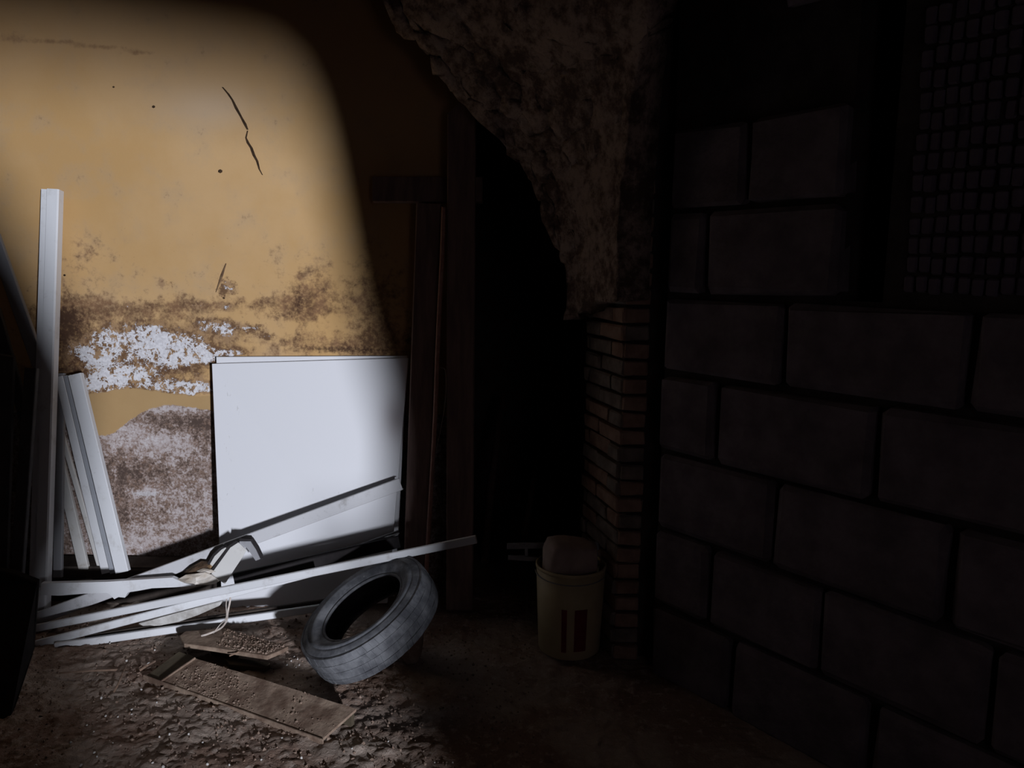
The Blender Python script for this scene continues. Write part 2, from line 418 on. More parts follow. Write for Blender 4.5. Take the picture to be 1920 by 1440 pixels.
# crack: dark slivers on the wall, shade of the split in their colour
def crack_shade(pts, widths):
    bm = bmesh.new()
    L, R = [], []
    for (px, py), w in zip(pts, widths):
        c = P(px, py, YB - 0.0075); k = 1.3 * w * YB / FPX / 2
        L.append(bm.verts.new(c + Vector((-k, 0, 0)))); R.append(bm.verts.new(c + Vector((k, 0, 0))))
    for i in range(len(L) - 1):
        bm.faces.new((L[i], R[i], R[i + 1], L[i + 1]))
    r = bmesh.ops.extrude_face_region(bm, geom=bm.faces[:])
    bmesh.ops.translate(bm, verts=[e for e in r['geom'] if isinstance(e, bmesh.types.BMVert)], vec=(0, 0.012, 0))
    return obj('crack_shade', bm, M['crack_shade'], wall_back)
crack_shade([(417, 163), (428, 176), (436, 188), (443, 203), (452, 219), (459, 232), (464, 243)], [1.2, 2.2, 2.2, 3.5, 2.6, 3.8, 2.0])
crack_shade([(464, 245), (461, 258), (465, 268), (471, 277), (476, 291), (482, 302), (486, 317), (492, 328)], [1.2, 1.8, 3.6, 3.6, 3.8, 3.0, 1.8, 0.8])
def spot(px, py, r):  # flattened dark ball, the hole's shade put in its colour
    bm = bmesh.new(); c = P(px, py, YB - 0.006)
    bmesh.ops.create_icosphere(bm, subdivisions=1, radius=r * YB / FPX, matrix=Matrix.Translation(c) @ Matrix.Diagonal((1, 0.3, 0.8, 1)))
    obj('nail_hole_shade', bm, M['crack_shade'], wall_back)
spot(413, 321, 4.5); spot(288, 200, 3.2); spot(121, 516, 2.6); spot(213, 163, 2.2); spot(420, 559, 2.2)
# narrow scrape in the paint
bm = bmesh.new(); c0, c1 = P(424, 494, YB - 0.006), P(405, 548, YB - 0.006)
tube(bm, [c0, c0.lerp(c1, 0.4), c0.lerp(c1, 0.8), c1], [0.002, 0.006, 0.003, 0.001], 6)
for v in bm.verts: v.co.y = YB - 0.0065 + (v.co.y - (YB - 0.006)) * 0.25
obj('scrape', bm, M['leaf'], wall_back)

# ---- niche behind the posts, side walls, ceiling, wall behind the camera
def wall_box(name, lo, hi, mat):
    bm = bmesh.new(); add_box(bm, lo, hi); return struct(obj(name, bm, mat))
wall_box('wall_niche', (-0.6, 5.1, -0.05), (1.6, 5.3, CEIL), M['shell'])
wall_box('wall_niche_left', (-0.45, YB + 0.22, -0.05), (-0.26, 5.1, CEIL), M['shell'])
wall_box('wall_left', (-3.0, YF, -0.05), (-2.8, YB + 0.22, CEIL), M['shell'])
wall_box('ceiling', (-3.0, YF - 0.1, CEIL), (4.8, 5.3, CEIL + 0.2), M['shell'])

# unseen wall behind the camera, opening shaped to cast the light patch
patch = [(YB, -190, 110), (YB, 0, 92), (YB, 180, 112), (YB, 330, 138), (YB, 470, 160), (YB, 550, 185), (YB, 598, 228), (YB, 625, 300), (YB, 646, 400),
         (YB, 668, 520), (YB, 694, 640), (YB, 724, 740), (YB, 736, 850), (YB, 708, 995), (2.8, 688, 1110), (0, 758, 1290), (0, 850, 1440), (0, 900, 1700),
         (0, 520, 1700), (0, 325, 1440), (0, 222, 1310), (3.3, 112, 1155), (3.5, 160, 1065), (YB, 156, 960), (YB, 160, 850), (YB, 162, 745), (YB, 160, 690), (YB, 128, 615), (YB, 84, 520), (YB, 28, 405), (YB, -120, 240)]
hole = []
for k, px, py in patch:
    t = P(px, py, k) if k else Z(px, py, 0.0)
    d = t - LIGHT
    hole.append(LIGHT + d * ((YF - LIGHT.y) / d.y))
bm = bmesh.new()
outer = [bm.verts.new(v) for v in ((-3.0, YF, -0.05), (4.8, YF, -0.05), (4.8, YF, CEIL), (-3.0, YF, CEIL))]
inner = [bm.verts.new((v.x, YF, max(0.02, v.z))) for v in hole]
ed = [bm.edges.new((L_[i], L_[(i + 1) % len(L_)])) for L_ in (outer, inner) for i in range(len(L_))]
bmesh.ops.triangle_fill(bm, use_beauty=True, edges=ed)
r = bmesh.ops.extrude_face_region(bm, geom=bm.faces[:])
bmesh.ops.translate(bm, verts=[e for e in r['geom'] if isinstance(e, bmesh.types.BMVert)], vec=(0, -0.06, 0))
wall_front = struct(obj('wall_front', bm, M['shell']))

# ---- right wall of big tuff blocks, runs from beside the pier towards the camera
R0 = P(1232, 700, 3.0); R0.z = 0
RD = Vector((0.616, -0.788, 0)); RN = Vector((-0.788, -0.616, 0))     # along, outwards into the room
def s_at(px, py=700):
    d = ray(px, py)
    # EYE + t d = R0 + s RD in plan
    det = d.x * (-RD.y) - d.y * (-RD.x)
    t = (R0.x * (-RD.y) - R0.y * (-RD.x)) / det
    hit = EYE + d * t
    return (hit - R0).dot(RD), hit.z
RM = Matrix((( RD.x, -RN.x, 0, R0.x), (RD.y, -RN.y, 0, R0.y), (0, 0, 1, 0), (0, 0, 0, 1)))   # local x along, local y into the wall
S_END = 5.2
slot0, slot1 = s_at(1580, 300)[0], s_at(1662, 300)[0]
ZS = 1.535
bm = bmesh.new()
def wbox(a, b, c, d, e, f): add_box(bm, (a, c, e), (b, d, f))
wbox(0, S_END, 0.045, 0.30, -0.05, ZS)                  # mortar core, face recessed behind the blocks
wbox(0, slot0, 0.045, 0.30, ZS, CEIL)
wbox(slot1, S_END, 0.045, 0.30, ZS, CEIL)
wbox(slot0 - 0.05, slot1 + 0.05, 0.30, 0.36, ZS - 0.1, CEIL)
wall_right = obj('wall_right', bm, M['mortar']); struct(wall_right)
wall_right.matrix_world = RM

def rough_block(name, lo, hi, mat, parent, j=0.008, bev=0.014, seg=1):
    bm = bmesh.new(); add_box(bm, lo, hi)
    bevel(bm, min(bev, 0.3 * min(hi[i] - lo[i] for i in range(3))), seg)
    for v in bm.verts:
        v.co += Vector((random.uniform(-j, j), random.uniform(-j, j) * 0.6, random.uniform(-j, j)))
    return obj(name, bm, mat, parent)

rows = [-0.02, 0.29, 0.605, 0.92, 1.235, 1.535, 1.845, 2.15, 2.46, 2.77, 3.04]
JW = 0.026
fixed = {1: [s_at(1328, 1020)[0], s_at(1545, 1100)[0]],
         2: [s_at(1328, 900)[0], s_at(1448, 980)[0]],
         3: [s_at(1342, 780)[0], s_at(1640, 850)[0]],
         4: [s_at(1468, 600)[0], s_at(1820, 650)[0]],
         5: [s_at(1320, 480)[0], slot0, slot1],
         6: [s_at(1400, 300)[0], slot0, slot1]}
fixed[2] = [s_at(1448, 980)[0]]
for i in range(len(rows) - 1):
    cuts = [0.012] + [c for c in fixed.get(i, []) if c > 0.05]
    if i in (0,): cuts.append(0.4)
    if i >= 7: cuts += [0.45 - 0.1 * (i % 2), slot0, slot1]
    while cuts[-1] < S_END - 0.3:
        cuts.append(min(S_END, cuts[-1] + random.uniform(0.5, 0.6)))
    for a, b in zip(cuts, cuts[1:]):
        if i >= 5 and (a >= slot0 - 0.01) and (b <= slot1 + 0.01): continue          # the tall slot
        if i >= 5 and a >= slot1 - 0.01 and a < 1.75 and i < 8: continue              # hollow bricks fill this
        if i >= 7 and a < 0.40: continue                                               # broken away under the vault
        if b - a < 0.09: continue
        e1 = a + (JW / 2 if a > slot1 + 0.01 or a < slot0 - 0.01 else 0.0)
        e2 = b - (JW / 2 if abs(b - slot0) > 0.01 else 0.0)
        pr = random.uniform(-0.006, 0.008)
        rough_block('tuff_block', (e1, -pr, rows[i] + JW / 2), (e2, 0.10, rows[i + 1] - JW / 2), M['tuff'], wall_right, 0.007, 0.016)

# small hollow bricks laid on end, upper right
hb = None
u = slot1 + 0.06
cw, ch = 0.037, 0.058
hx1 = 1.9
ncol = int((hx1 - u) / cw); zz0 = 1.56
for r_ in range(14):
    for c_ in range(min(ncol, 20)):
        jx, jz = random.uniform(-.003, .003), random.uniform(-.004, .004)
        if hb is None:
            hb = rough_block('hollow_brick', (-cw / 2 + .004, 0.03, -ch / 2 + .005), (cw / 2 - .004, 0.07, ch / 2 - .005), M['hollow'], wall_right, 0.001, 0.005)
            o = hb
        else:
            o = hb.copy(); COL.objects.link(o)
        o.location = (u + (c_ + .5) * cw + jx, random.uniform(-0.006, 0.008), zz0 + (r_ + .5) * ch + jz)
        o.rotation_euler = (0, random.uniform(-.04, .04), 0)

# ---- brick pier between the niche and the block wall
PF = 3.08
pa = P(1167, 700, PF); pb = P(1217, 700, PF); pc = P(1098, 700, 3.5)
pa.z = pb.z = pc.z = 0
PIER_H = 2.0
bm = bmesh.new()
def inset(pt, d): return Vector((pt.x, pt.y + d, 0))
core = [inset(pa, 0.025) + Vector((0.012, 0, 0)), inset(pb, 0.025) + Vector((.06, 0, 0)), Vector((pb.x + .3, 3.5, 0)), Vector((pb.x + .6, 5.1, 0)), Vector((pc.x + 0.03, 5.1, 0)), inset(pc, 0.015) + Vector((0.03, 0, 0))]
slab(bm, [c + Vector((0, 0, -0.05)) for c in core], Vector((0, 0, CEIL + 0.05)))
wall_pier = struct(obj('wall_pier', bm, M['mortar']))
def face_bricks(A, B, nrm, odd, mats):
    along = (B - A).normalized(); L_ = (B - A).length
    hgt = 0.058
    k = 0; z = 0.0
    while z < PIER_H:
        cut = [0.0]
        first = 0.125 if (k + odd) % 2 else 0.25
        while cut[-1] < L_ - 0.03:
            cut.append(min(L_, cut[-1] + (first if len(cut) == 1 else 0.25)))
        for a, b in zip(cut, cut[1:]):
            if b - a < 0.03: continue
            pr = random.uniform(-0.004, 0.012)
            o0 = A + along * (a + .005) + nrm * pr; o1 = A + along * (b - .005) + nrm * pr
            bm = bmesh.new()
            q = [o0, o1, o1 - nrm * 0.05, o0 - nrm * 0.05]
            slab(bm, [v + Vector((0, 0, z)) for v in q], Vector((0, 0, hgt)))
            bevel(bm, 0.006)
            for v in bm.verts: v.co += Vector((random.uniform(-.003, .003), random.uniform(-.003, .003), random.uniform(-.003, .003)))
            obj('brick', bm, random.choice(mats), wall_pier)
        z += hgt + 0.013; k += 1
face_bricks(pa, pb, Vector((0, -1, 0)), 0, [M['brick'], M['brick'], M['brick_grey']])
al = (pc - pa).normalized()
face_bricks(pa + al * 0.0, pc, Vector((-al.y * -1, al.x * -1, 0)) if False else Vector((al.y, -al.x, 0)) * (1 if al.y * -1 < 0 and False else -1), 1, [M['brick_grey'], M['brick']])
# brick side of the gap between pier and block wall
wall_box('wall_pier_side', (R0.x + 0.05, R0.y + 0.1, -0.05), (R0.x + 0.9, PF + 0.6, CEIL), M['shell'])

# ---- vault haunch springing from the pier
back_e = [P(x, y, d) for x, y, d in ((640, -160, 3.5), (730, -10, 3.52), (795, 60, 3.53), (850, 130, 3.54), (905, 190, 3.55), (950, 250, 3.55), (990, 300, 3.55), (1022, 350, 3.54), (1052, 415, 3.52), (1078, 500, 3.50), (1092, 600, 3.48))]
front_e = [P(x, y, d) for x, y, d in ((1330, -160, 2.75), (1275, -10, 2.8), (1264, 30, 2.83), (1256, 60, 2.88), (1248, 110, 2.92), (1242, 170, 2.96), (1237, 230, 2.99), (1231, 300, 3.02), (1226, 370, 3.03), (1221, 450, 3.04), (1217, 560, 3.05))]
be, fe = smooth_path(back_e, 6), smooth_path(front_e, 6)
bm = bmesh.new(); NV = 44
g = []
for a, b in zip(be, fe):
    row = []
    for k in range(NV + 1):
        t = k / NV; q = a.lerp(b, t)
        q.y += 0.10 * math.sin(t * math.pi)                # hollow of the vault
        v = q * 5.0
        q += Vector((0, -1, -0.3)) * (noise.noise(v) * 0.02 + noise.noise(v * 3.3) * 0.012 + noise.noise(v * 7.7) * 0.006)
        row.append(bm.verts.new(q))
    g.append(row)
for j in range(len(g) - 1):
    for i in range(NV):
        bm.faces.new((g[j][i], g[j][i + 1], g[j + 1][i + 1], g[j + 1][i]))
wv = struct(obj('wall_vault', bm, M['vault'], smooth=True))
so = wv.modifiers.new('thickness', 'SOLIDIFY'); so.thickness = 0.14; so.offset = -1

# ================================================================== THINGS
# ---- white boards against the wall
def panel(name, corners, ys_, label, group=None):
    q = [P(x, y, d) for (x, y), d in zip(corners, ys_)]
    c = sum(q, Vector()) / 4; c.z = min(v.z for v in q)
    nrm = (q[1] - q[0]).cross(q[3] - q[0]).normalized()
    if nrm.y < 0: nrm = -nrm
    bm = bmesh.new(); slab(bm, [v - c for v in q], nrm * 0.016); bevel(bm, 0.002)
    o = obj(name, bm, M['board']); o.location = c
    return tag(o, label, 'board', group)
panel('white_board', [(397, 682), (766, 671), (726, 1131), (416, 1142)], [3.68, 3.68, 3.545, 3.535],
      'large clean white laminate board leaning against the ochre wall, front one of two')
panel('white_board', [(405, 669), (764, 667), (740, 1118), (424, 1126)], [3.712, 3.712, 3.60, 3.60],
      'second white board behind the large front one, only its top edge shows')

# ---- sleeper at the foot of the wall, shade put in its black colour
bm = bmesh.new()
q0, q1 = P(60, 1100, 3.66), P(404, 1060, 3.66)
add_box(bm, (q0.x, 3.57, -0.02), (q1.x, 3.74, 0.17)); bevel(bm, 0.012)
for v in bm.verts: v.co += Vector((0, random.uniform(-.006, .006), random.uniform(-.006, .006)))
tag(obj('timber_beam', bm, M['sleeper']), 'timber with shade in its black colour along the foot of the wall under the leaning strips', 'beam')

# ---- strips leaning in the left corner
px = lambda k, y: k * y / FPX
LEAN = 'white strips leaning against the wall at left'
strip('white_strip', P(97, 356, 3.68), P(72, 1165, 3.42), ridge_prof(px(34, 3.6), 0.05), M['white'],
      'tallest white strip standing almost upright at the left edge', 'strip', LEAN, Vector((0.1, -1, 0.1)))
strip('white_strip', P(142, 702, 3.62), P(231, 1072, 3.49), rect_prof(px(25, 3.6), 0.03), M['white'],
      'bright leaning white strip, rightmost of the leaning bunch', 'strip', LEAN)
strip('grey_strip', P(126, 704, 3.67), P(214, 1074, 3.55), rect_prof(px(13, 3.6), 0.02), M['shaded_white'],  # added strip, its grey is the shaded face of the next white strip
      'narrow added strip, shade in its blue grey colour, between the two brightest leaning white strips', 'strip', LEAN)
strip('white_strip', P(112, 706, 3.69), P(200, 1074, 3.575), rect_prof(px(17, 3.6), 0.02), M['white'],
      'white strip left of the narrow shade-coloured one in the leaning bunch', 'strip', LEAN)
strip('white_strip', P(102, 765, 3.70), P(190, 1070, 3.60), rect_prof(px(10, 3.6), 0.015), M['white_old'],
      'narrowest white strip at the left side of the bright leaning bunch', 'strip', LEAN)
strip('grey_strip', P(108, 850, 3.70), P(160, 1074, 3.58), rect_prof(px(20, 3.6), 0.02), M['white_old'],
      'short dim leaning strip whose foot stands just left of the bright bunch', 'strip', LEAN)
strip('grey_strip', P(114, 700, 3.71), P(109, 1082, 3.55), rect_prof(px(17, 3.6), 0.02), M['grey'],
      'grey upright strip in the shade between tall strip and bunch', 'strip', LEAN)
strip('grey_strip', P(-12, 442, 3.70), P(92, 735, 3.60), rect_prof(px(25, 3.6), 0.02), M['grey'],
      'dull grey strip slanting down to the right behind the tallest strip', 'strip', LEAN)
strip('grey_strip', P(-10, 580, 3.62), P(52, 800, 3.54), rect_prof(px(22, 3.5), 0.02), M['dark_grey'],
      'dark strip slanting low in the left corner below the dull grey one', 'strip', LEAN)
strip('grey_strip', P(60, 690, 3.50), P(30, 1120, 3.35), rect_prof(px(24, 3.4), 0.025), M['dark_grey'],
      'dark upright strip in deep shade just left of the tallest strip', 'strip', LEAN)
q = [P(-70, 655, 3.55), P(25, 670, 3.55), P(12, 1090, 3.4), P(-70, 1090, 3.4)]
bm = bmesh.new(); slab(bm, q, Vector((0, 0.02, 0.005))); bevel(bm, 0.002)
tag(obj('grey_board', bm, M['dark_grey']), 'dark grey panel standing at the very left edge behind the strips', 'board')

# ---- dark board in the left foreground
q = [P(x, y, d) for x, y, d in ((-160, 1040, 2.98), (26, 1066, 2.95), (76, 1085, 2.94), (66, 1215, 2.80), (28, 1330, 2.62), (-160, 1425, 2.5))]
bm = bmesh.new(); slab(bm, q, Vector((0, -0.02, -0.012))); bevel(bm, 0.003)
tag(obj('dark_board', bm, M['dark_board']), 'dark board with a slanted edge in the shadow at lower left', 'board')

# ---- heap of strips lying in front of the white board
HEAP = 'white strips heaped in front of the board'
A0, A1 = P(66, 1161, 3.36), P(752, 907, 3.55)
strip('white_strip', A0, A1, channel_prof(px(24, 3.45), 0.03), M['white_dull'],
      'white strip rising from lower left across the white board to its right edge', 'strip', HEAP)
C0, C1 = P(68, 1178, 3.27), P(893, 1011, 3.12)
strip('white_strip', C0, C1, rect_prof(px(15.5, 3.1), 0.022), M['white'],
      'longest white strip reaching over the top of the tire to the posts', 'strip', HEAP)
D0, D1 = P(68, 1208, 3.14), P(600, 1070, 3.32)
strip('white_strip', D0, D1, rect_prof(px(15.5, 3.1), 0.02), M['white'],
      'white strip crossing beneath the longest one, its left end lowest of the fan', 'strip', HEAP)
strip('white_strip', P(585, 1057, 3.44), P(748, 997, 3.53), rect_prof(px(8, 3.45), 0.012), M['grey'],  # grey instead of white: shade put in the colour
      'strip with shade in its grey colour just above the longest one, ending at the right edge of the board', 'strip', HEAP)
E0, E1 = P(104, 1212, 3.12), P(640, 1134, 3.42)
strip('white_strip', E0, E1, rect_prof(px(14, 3.3), 0.025), M['white'],
      'white strip lying on the soil, lowest of the heap, running behind the tire', 'strip', HEAP)
strip('dark_strip', P(440, 1086, 3.40), P(749, 1015, 3.50), rect_prof(px(24, 3.4), 0.03), M['dark_board'],  # wide dark strip filling the band above the longest one
      'wide dark strip between the longest strip and the white board', 'dark_strip')
# broken horizontal strip with a snapped point
q = [P(x, y, 3.335) for x, y in ((76, 1094), (200, 1091), (322, 1083), (345, 1093), (366, 1099), (330, 1101), (285, 1103), (258, 1108), (240, 1110), (234, 1121), (222, 1119), (214, 1124), (206, 1114), (200, 1111), (160, 1113), (110, 1117), (76, 1116))]
bm = bmesh.new(); slab(bm, q, Vector((0, 0.025, 0))); bevel(bm, 0.0015)
tag(obj('white_strip', bm, M['white']), 'broken white strip lying level at left, snapped to a point beside the torn scrap', 'strip', HEAP)
strip('dark_strip', P(160, 1194, 3.19), P(640, 1122, 3.46), rect_prof(px(8, 3.3), 0.02), M['sleeper'],  # dark strip added as the shade above the lowest white strip
      'thin dark strip standing in for shade between the lowest white strips', 'dark_strip')

# ---- bent profile, shade on its flange put in as black; torn scraps
def ribbon(pts, w, mat, flange=0.0):
    bm = bmesh.new(); U, Lw, B = [], [], []
    for i, p_ in enumerate(pts):
        t = (pts[min(i + 1, len(pts) - 1)] - pts[max(i - 1, 0)]); t.y = 0; t.normalize()
        nn = Vector((-t.z, 0, t.x)); ww = w[i]
        U.append(bm.verts.new(p_ + nn * ww / 2)); Lw.append(bm.verts.new(p_ - nn * ww / 2))
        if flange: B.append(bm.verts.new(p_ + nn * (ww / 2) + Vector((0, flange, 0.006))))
    for i in range(len(pts) - 1):
        bm.faces.new((U[i], Lw[i], Lw[i + 1], U[i + 1]))
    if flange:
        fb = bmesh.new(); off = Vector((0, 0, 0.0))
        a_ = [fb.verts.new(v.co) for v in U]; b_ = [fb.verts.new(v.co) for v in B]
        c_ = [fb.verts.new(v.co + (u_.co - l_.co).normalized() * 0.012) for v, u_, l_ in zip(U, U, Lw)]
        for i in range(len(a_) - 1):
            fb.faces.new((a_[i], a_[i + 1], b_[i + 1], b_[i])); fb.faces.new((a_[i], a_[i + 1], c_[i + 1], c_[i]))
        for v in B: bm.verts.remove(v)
        fo = obj('shade_edge', fb, M['dark_board']); m = fo.modifiers.new('t', 'SOLIDIFY'); m.thickness = 0.003  # black colour stands in for shade on the flange
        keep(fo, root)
    return bm
root = empty('bent_profile', P(410, 1090, 3.36), 'short bent cream plastic profile standing up from the heap like a hook', 'profile')
Yq = 3.36
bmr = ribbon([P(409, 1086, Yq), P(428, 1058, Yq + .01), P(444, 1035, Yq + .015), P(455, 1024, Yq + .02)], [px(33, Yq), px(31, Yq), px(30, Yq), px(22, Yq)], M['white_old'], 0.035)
o = obj('face_strip', bmr, M['white_old']); m = o.modifiers.new('t', 'SOLIDIFY'); m.thickness = 0.004; keep(o, root)
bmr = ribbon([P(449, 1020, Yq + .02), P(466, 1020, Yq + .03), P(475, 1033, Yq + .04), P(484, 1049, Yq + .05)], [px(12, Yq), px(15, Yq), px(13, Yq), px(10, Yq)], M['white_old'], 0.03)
o = obj('bent_end', bmr, M['grey']); m = o.modifiers.new('t', 'SOLIDIFY'); m.thickness = 0.004; keep(o, root)
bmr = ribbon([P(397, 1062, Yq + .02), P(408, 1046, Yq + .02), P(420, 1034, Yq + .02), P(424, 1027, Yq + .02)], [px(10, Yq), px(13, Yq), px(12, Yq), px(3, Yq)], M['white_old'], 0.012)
o = obj('torn_lip', bmr, M['white_old']); m = o.modifiers.new('t', 'SOLIDIFY'); m.thickness = 0.003; keep(o, root)

def scrap(name, outline, y, mat, label, cat, seed, bulge=0.02, group=None):
    rnd = random.Random(seed)
    q = [P(a, b, y + rnd.uniform(-.01, .01)) for a, b in outline]
    c = sum(q, Vector()) / len(q)
    bm = bmesh.new(); ce = bm.verts.new((0, -bulge, 0)); ring = [bm.verts.new(v - c) for v in q]
    mid = [bm.verts.new((v - c) * 0.55 + Vector((rnd.uniform(-.003, .003), -bulge * rnd.uniform(0.3, 1.3), rnd.uniform(-.003, .003)))) for v in q]
    m_ = len(q)
    for i in range(m_):
        j = (i + 1) % m_
        bm.faces.new((ring[i], ring[j], mid[j], mid[i])); bm.faces.new((mid[i], mid[j], ce))
    r_ = bmesh.ops.extrude_face_region(bm, geom=bm.faces[:])
    bmesh.ops.translate(bm, verts=[e for e in r_['geom'] if isinstance(e, bmesh.types.BMVert)], vec=(0, 0.006, 0))
    o = obj(name, bm, mat); o.location = c
    return tag(o, label, cat, group)
scrap('torn_sheet', [(334, 1086), (348, 1078), (366, 1076), (384, 1073), (398, 1079), (411, 1090), (402, 1095), (386, 1097), (366, 1095), (348, 1093), (336, 1091)], 3.34, M['torn'],
      'crumpled cream scrap lying between the snapped strip and the bent profile', 'scrap', 3)
scrap('dry_leaf', [(340, 1077), (358, 1063), (378, 1052), (396, 1054), (390, 1066), (366, 1077)], 3.39, M['dark_leaf'], 'dark curled dry leaf above the crumpled cream scrap', 'leaf', 4, 0.012)
scrap('dry_leaf', [(386, 1062), (394, 1055), (404, 1058), (402, 1066), (392, 1068)], 3.38, M['leaf'], 'small yellow brown dry leaf at the foot of the bent profile', 'leaf', 5, 0.012)
scrap('wood_splinter', [(368, 1071), (380, 1066), (396, 1068), (404, 1072), (390, 1076), (376, 1073)], 3.36, M['torn'], 'pale splinter lying on the crumpled cream scrap', 'splinter', 6, 0.01)

# pale broken fragment and string
q = [P(x, y, 3.25) for x, y in ((258, 1170), (300, 1158), (355, 1143), (416, 1127), (412, 1136), (372, 1153), (335, 1166), (300, 1173), (270, 1176))]
bm = bmesh.new(); slab(bm, q, Vector((0, 0.03, 0))); bevel(bm, 0.004)
tag(obj('foam_fragment', bm, M['foam']), 'dirty pale broken fragment wedged between the lowest white strips', 'fragment')
bm = bmesh.new()
tube(bm, smooth_path([P(429, 1114, 3.28), P(432, 1122, 3.25), P(427, 1148, 3.23), P(425, 1163, 3.2), P(416, 1176, 3.16), P(402, 1184, 3.12), P(386, 1190, 3.1), P(378, 1192, 3.1)], 6), 0.0042, 6)
tube(bm, smooth_path([P(426, 1116, 3.28), P(424, 1134, 3.25), P(424, 1158, 3.21), P(412, 1172, 3.15), P(400, 1187, 3.11)], 6), 0.0022, 5)
tag(obj('string', bm, M['string']), 'pale frayed string hanging from a white strip down to the plank', 'string')

# ---- tyre
px_c = Vector((694, 1162))
v_ = ray(*px_c).normalized(); r_v = v_.cross(Vector((0, 0, 1))).normalized(); u_v = r_v.cross(v_)
TH = math.radians(62)
TN = (r_v * (-0.58) + u_v * 0.815).normalized() * math.sin(TH) - v_ * math.cos(TH)
TN.normalize()
TC = Z(694, 1156, 0.225)
RO, RI, TW = 0.286, 0.178, 0.165
h = TW / 2
prof = [(RI, -h * .62), (RI + .012, -h * .80), (RI + .03, -h * .92), (RI + .06, -h * 1.0), (RO - .05, -h * .97), (RO - .022, -h * .86), (RO - .010, -h * .72),
        (RO - .003, -h * .3), (RO - .003, h * .3), (RO - .010, h * .72), (RO - .022, h * .86), (RO - .036, h * .93), (RO - .040, h * .955), (RO - .044, h * .94), (RO - .05, h * .98), (RI + .06, h * 1.0), (RI + .036, h * .95), (RI + .03, h * .90), (RI + .012, h * .80), (RI, h * .62),
        (RI + .004, h * .55), (RI + .03, h * .66), (RI + .075, h * .74), (RO - .03, h * .55), (RO - .026, 0), (RO - .03, -h * .55), (RI + .075, -h * .74), (RI + .03, -h * .66), (RI + .004, -h * .55)]
tire = empty('tire', TC, 'worn dusty car tire propped slantwise in front of the white boards', 'tire')
tire.rotation_euler = TN.to_track_quat('Z', 'Y').to_euler()
bm = bmesh.new(); lathe(bm, prof, 96, True)
obj('sidewall', bm, M['rubber'], tire, True)
bm = bmesh.new()                          # tread lugs: four rows of worn blocks with sipes
NL = 68
for row, (z0, z1) in enumerate(((-h * .80, -h * .44), (-h * .42, -h * .01), (h * .01, h * .42), (h * .44, h * .82))):
    for k in range(NL):
        a0 = (k + 0.015 + 0.25 * (row % 2)) * 2 * math.pi / NL; a1 = (k + 0.985 + 0.25 * (row % 2)) * 2 * math.pi / NL
        ro = RO - random.uniform(0, .0015); ri = RO - 0.016
        sk = 0.02 * (1 if row < 2 else -1)
        vv = []
        for r_ in (ri, ro):
            for z_, da in ((z0, 0), (z1, sk)):
                for a in (a0 + da, a1 + da):
                    rr = r_ - (0.006 if r_ == ro and abs(z_) > h * .7 else 0)
                    vv.append(bm.verts.new((rr * math.cos(a), rr * math.sin(a), z_)))
        for qf in ((0, 1, 3, 2), (4, 6, 7, 5), (0, 4, 5, 1), (2, 3, 7, 6), (0, 2, 6, 4), (1, 5, 7, 3)):
            bm.faces.new([vv[i] for i in qf])
o = obj('tread', bm, M['rubber'], tire); o['kind'] = 'stuff'
bm = bmesh.new(); ring = [(RI + .002 + .007 * math.cos(t), h * .66 + .007 * math.sin(t)) for t in [k * math.pi / 4 for k in range(8)]]
lathe(bm, ring, 72, True); obj('bead', bm, M['rubber'], tire, True)
# stone that props the raised side
pd = Vector((-TN.x, -TN.y, 0)).normalized()
spt = TC + pd * 0.17; bot = 0.225 + 0.17 * math.sqrt(1 - TN.z ** 2) / TN.z * 1.0 - h * 1.02 / TN.z
bm = bmesh.new(); bmesh.ops.create_icosphere(bm, subdivisions=3, radius=1.0)
sh = max(0.06, bot - 0.004)
for v in bm.verts:
    v.co *= 1 + noise.noise(v.co * 1.6) * 0.22
    v.co = Vector((v.co.x * 0.06, v.co.y * 0.055, sh / 2 + max(-1, min(1, v.co.z * 1.15)) * sh / 2))
o = obj('rubble_stone', bm, M['soil'], None); o.location = (spt.x, spt.y, 0)
tag(o, 'rough earthy stone in the dark under the raised side of the tire', 'stone')

# ---- posts, cross board, rod, wire
strip('wooden_post', P(806, 384, 3.66), P(778, 1130, 3.60), rect_prof(px(47, 3.6), 0.08, 0.006), M['dark_wood'],
      'dark wooden post standing at the right edge of the white board', 'post')
a, b = P(866, 215, 3.62), P(862, 1140, 3.54)
bm = bmesh.new(); pr = rect_prof(px(54, 3.42), 0.05, 0.005)
sweep(bm, Vector(), b - a, pr, Vector((0, -1, 0.05)))
o = obj('wooden_plank', bm, M['dark_wood']); o.location = a
tag(o, 'tall dark plank standing right of the post, top end broken', 'plank')
bm = bmesh.new(); wq = px(54, 3.45)
slab(bm, [Vector((-wq * .5, -.025, -.003)), Vector((wq * .5, -.025, -.003)), Vector((wq * .42, -.025, .02)), Vector((wq * .15, -.025, .045)), Vector((-.01, -.025, .05)), Vector((-wq * .35, -.025, .012))], Vector((0, .05, 0)))
keep_o = obj('broken_tip', bm, M['dark_wood'], o)
strip('cross_board', P(700, 356.5, 3.69), P(905, 357, 3.69), rect_prof(px(45, 3.69), 0.045, 0.003), M['dark_wood'],
      'short horizontal dark board fixed across the tops of the post and plank', 'board')
bm = bmesh.new(); pts = [P(832, 388, 3.58), P(829, 480, 3.57), P(822, 620, 3.56), P(815, 800, 3.55), P(806, 960, 3.53), P(799, 1080, 3.52)]
tube(bm, smooth_path(pts, 5), 0.0105, 8)
tag(obj('iron_rod', bm, M['rod'], smooth=True), 'thin rusty rod running down the right edge of the post', 'rod')
bm = bmesh.new()
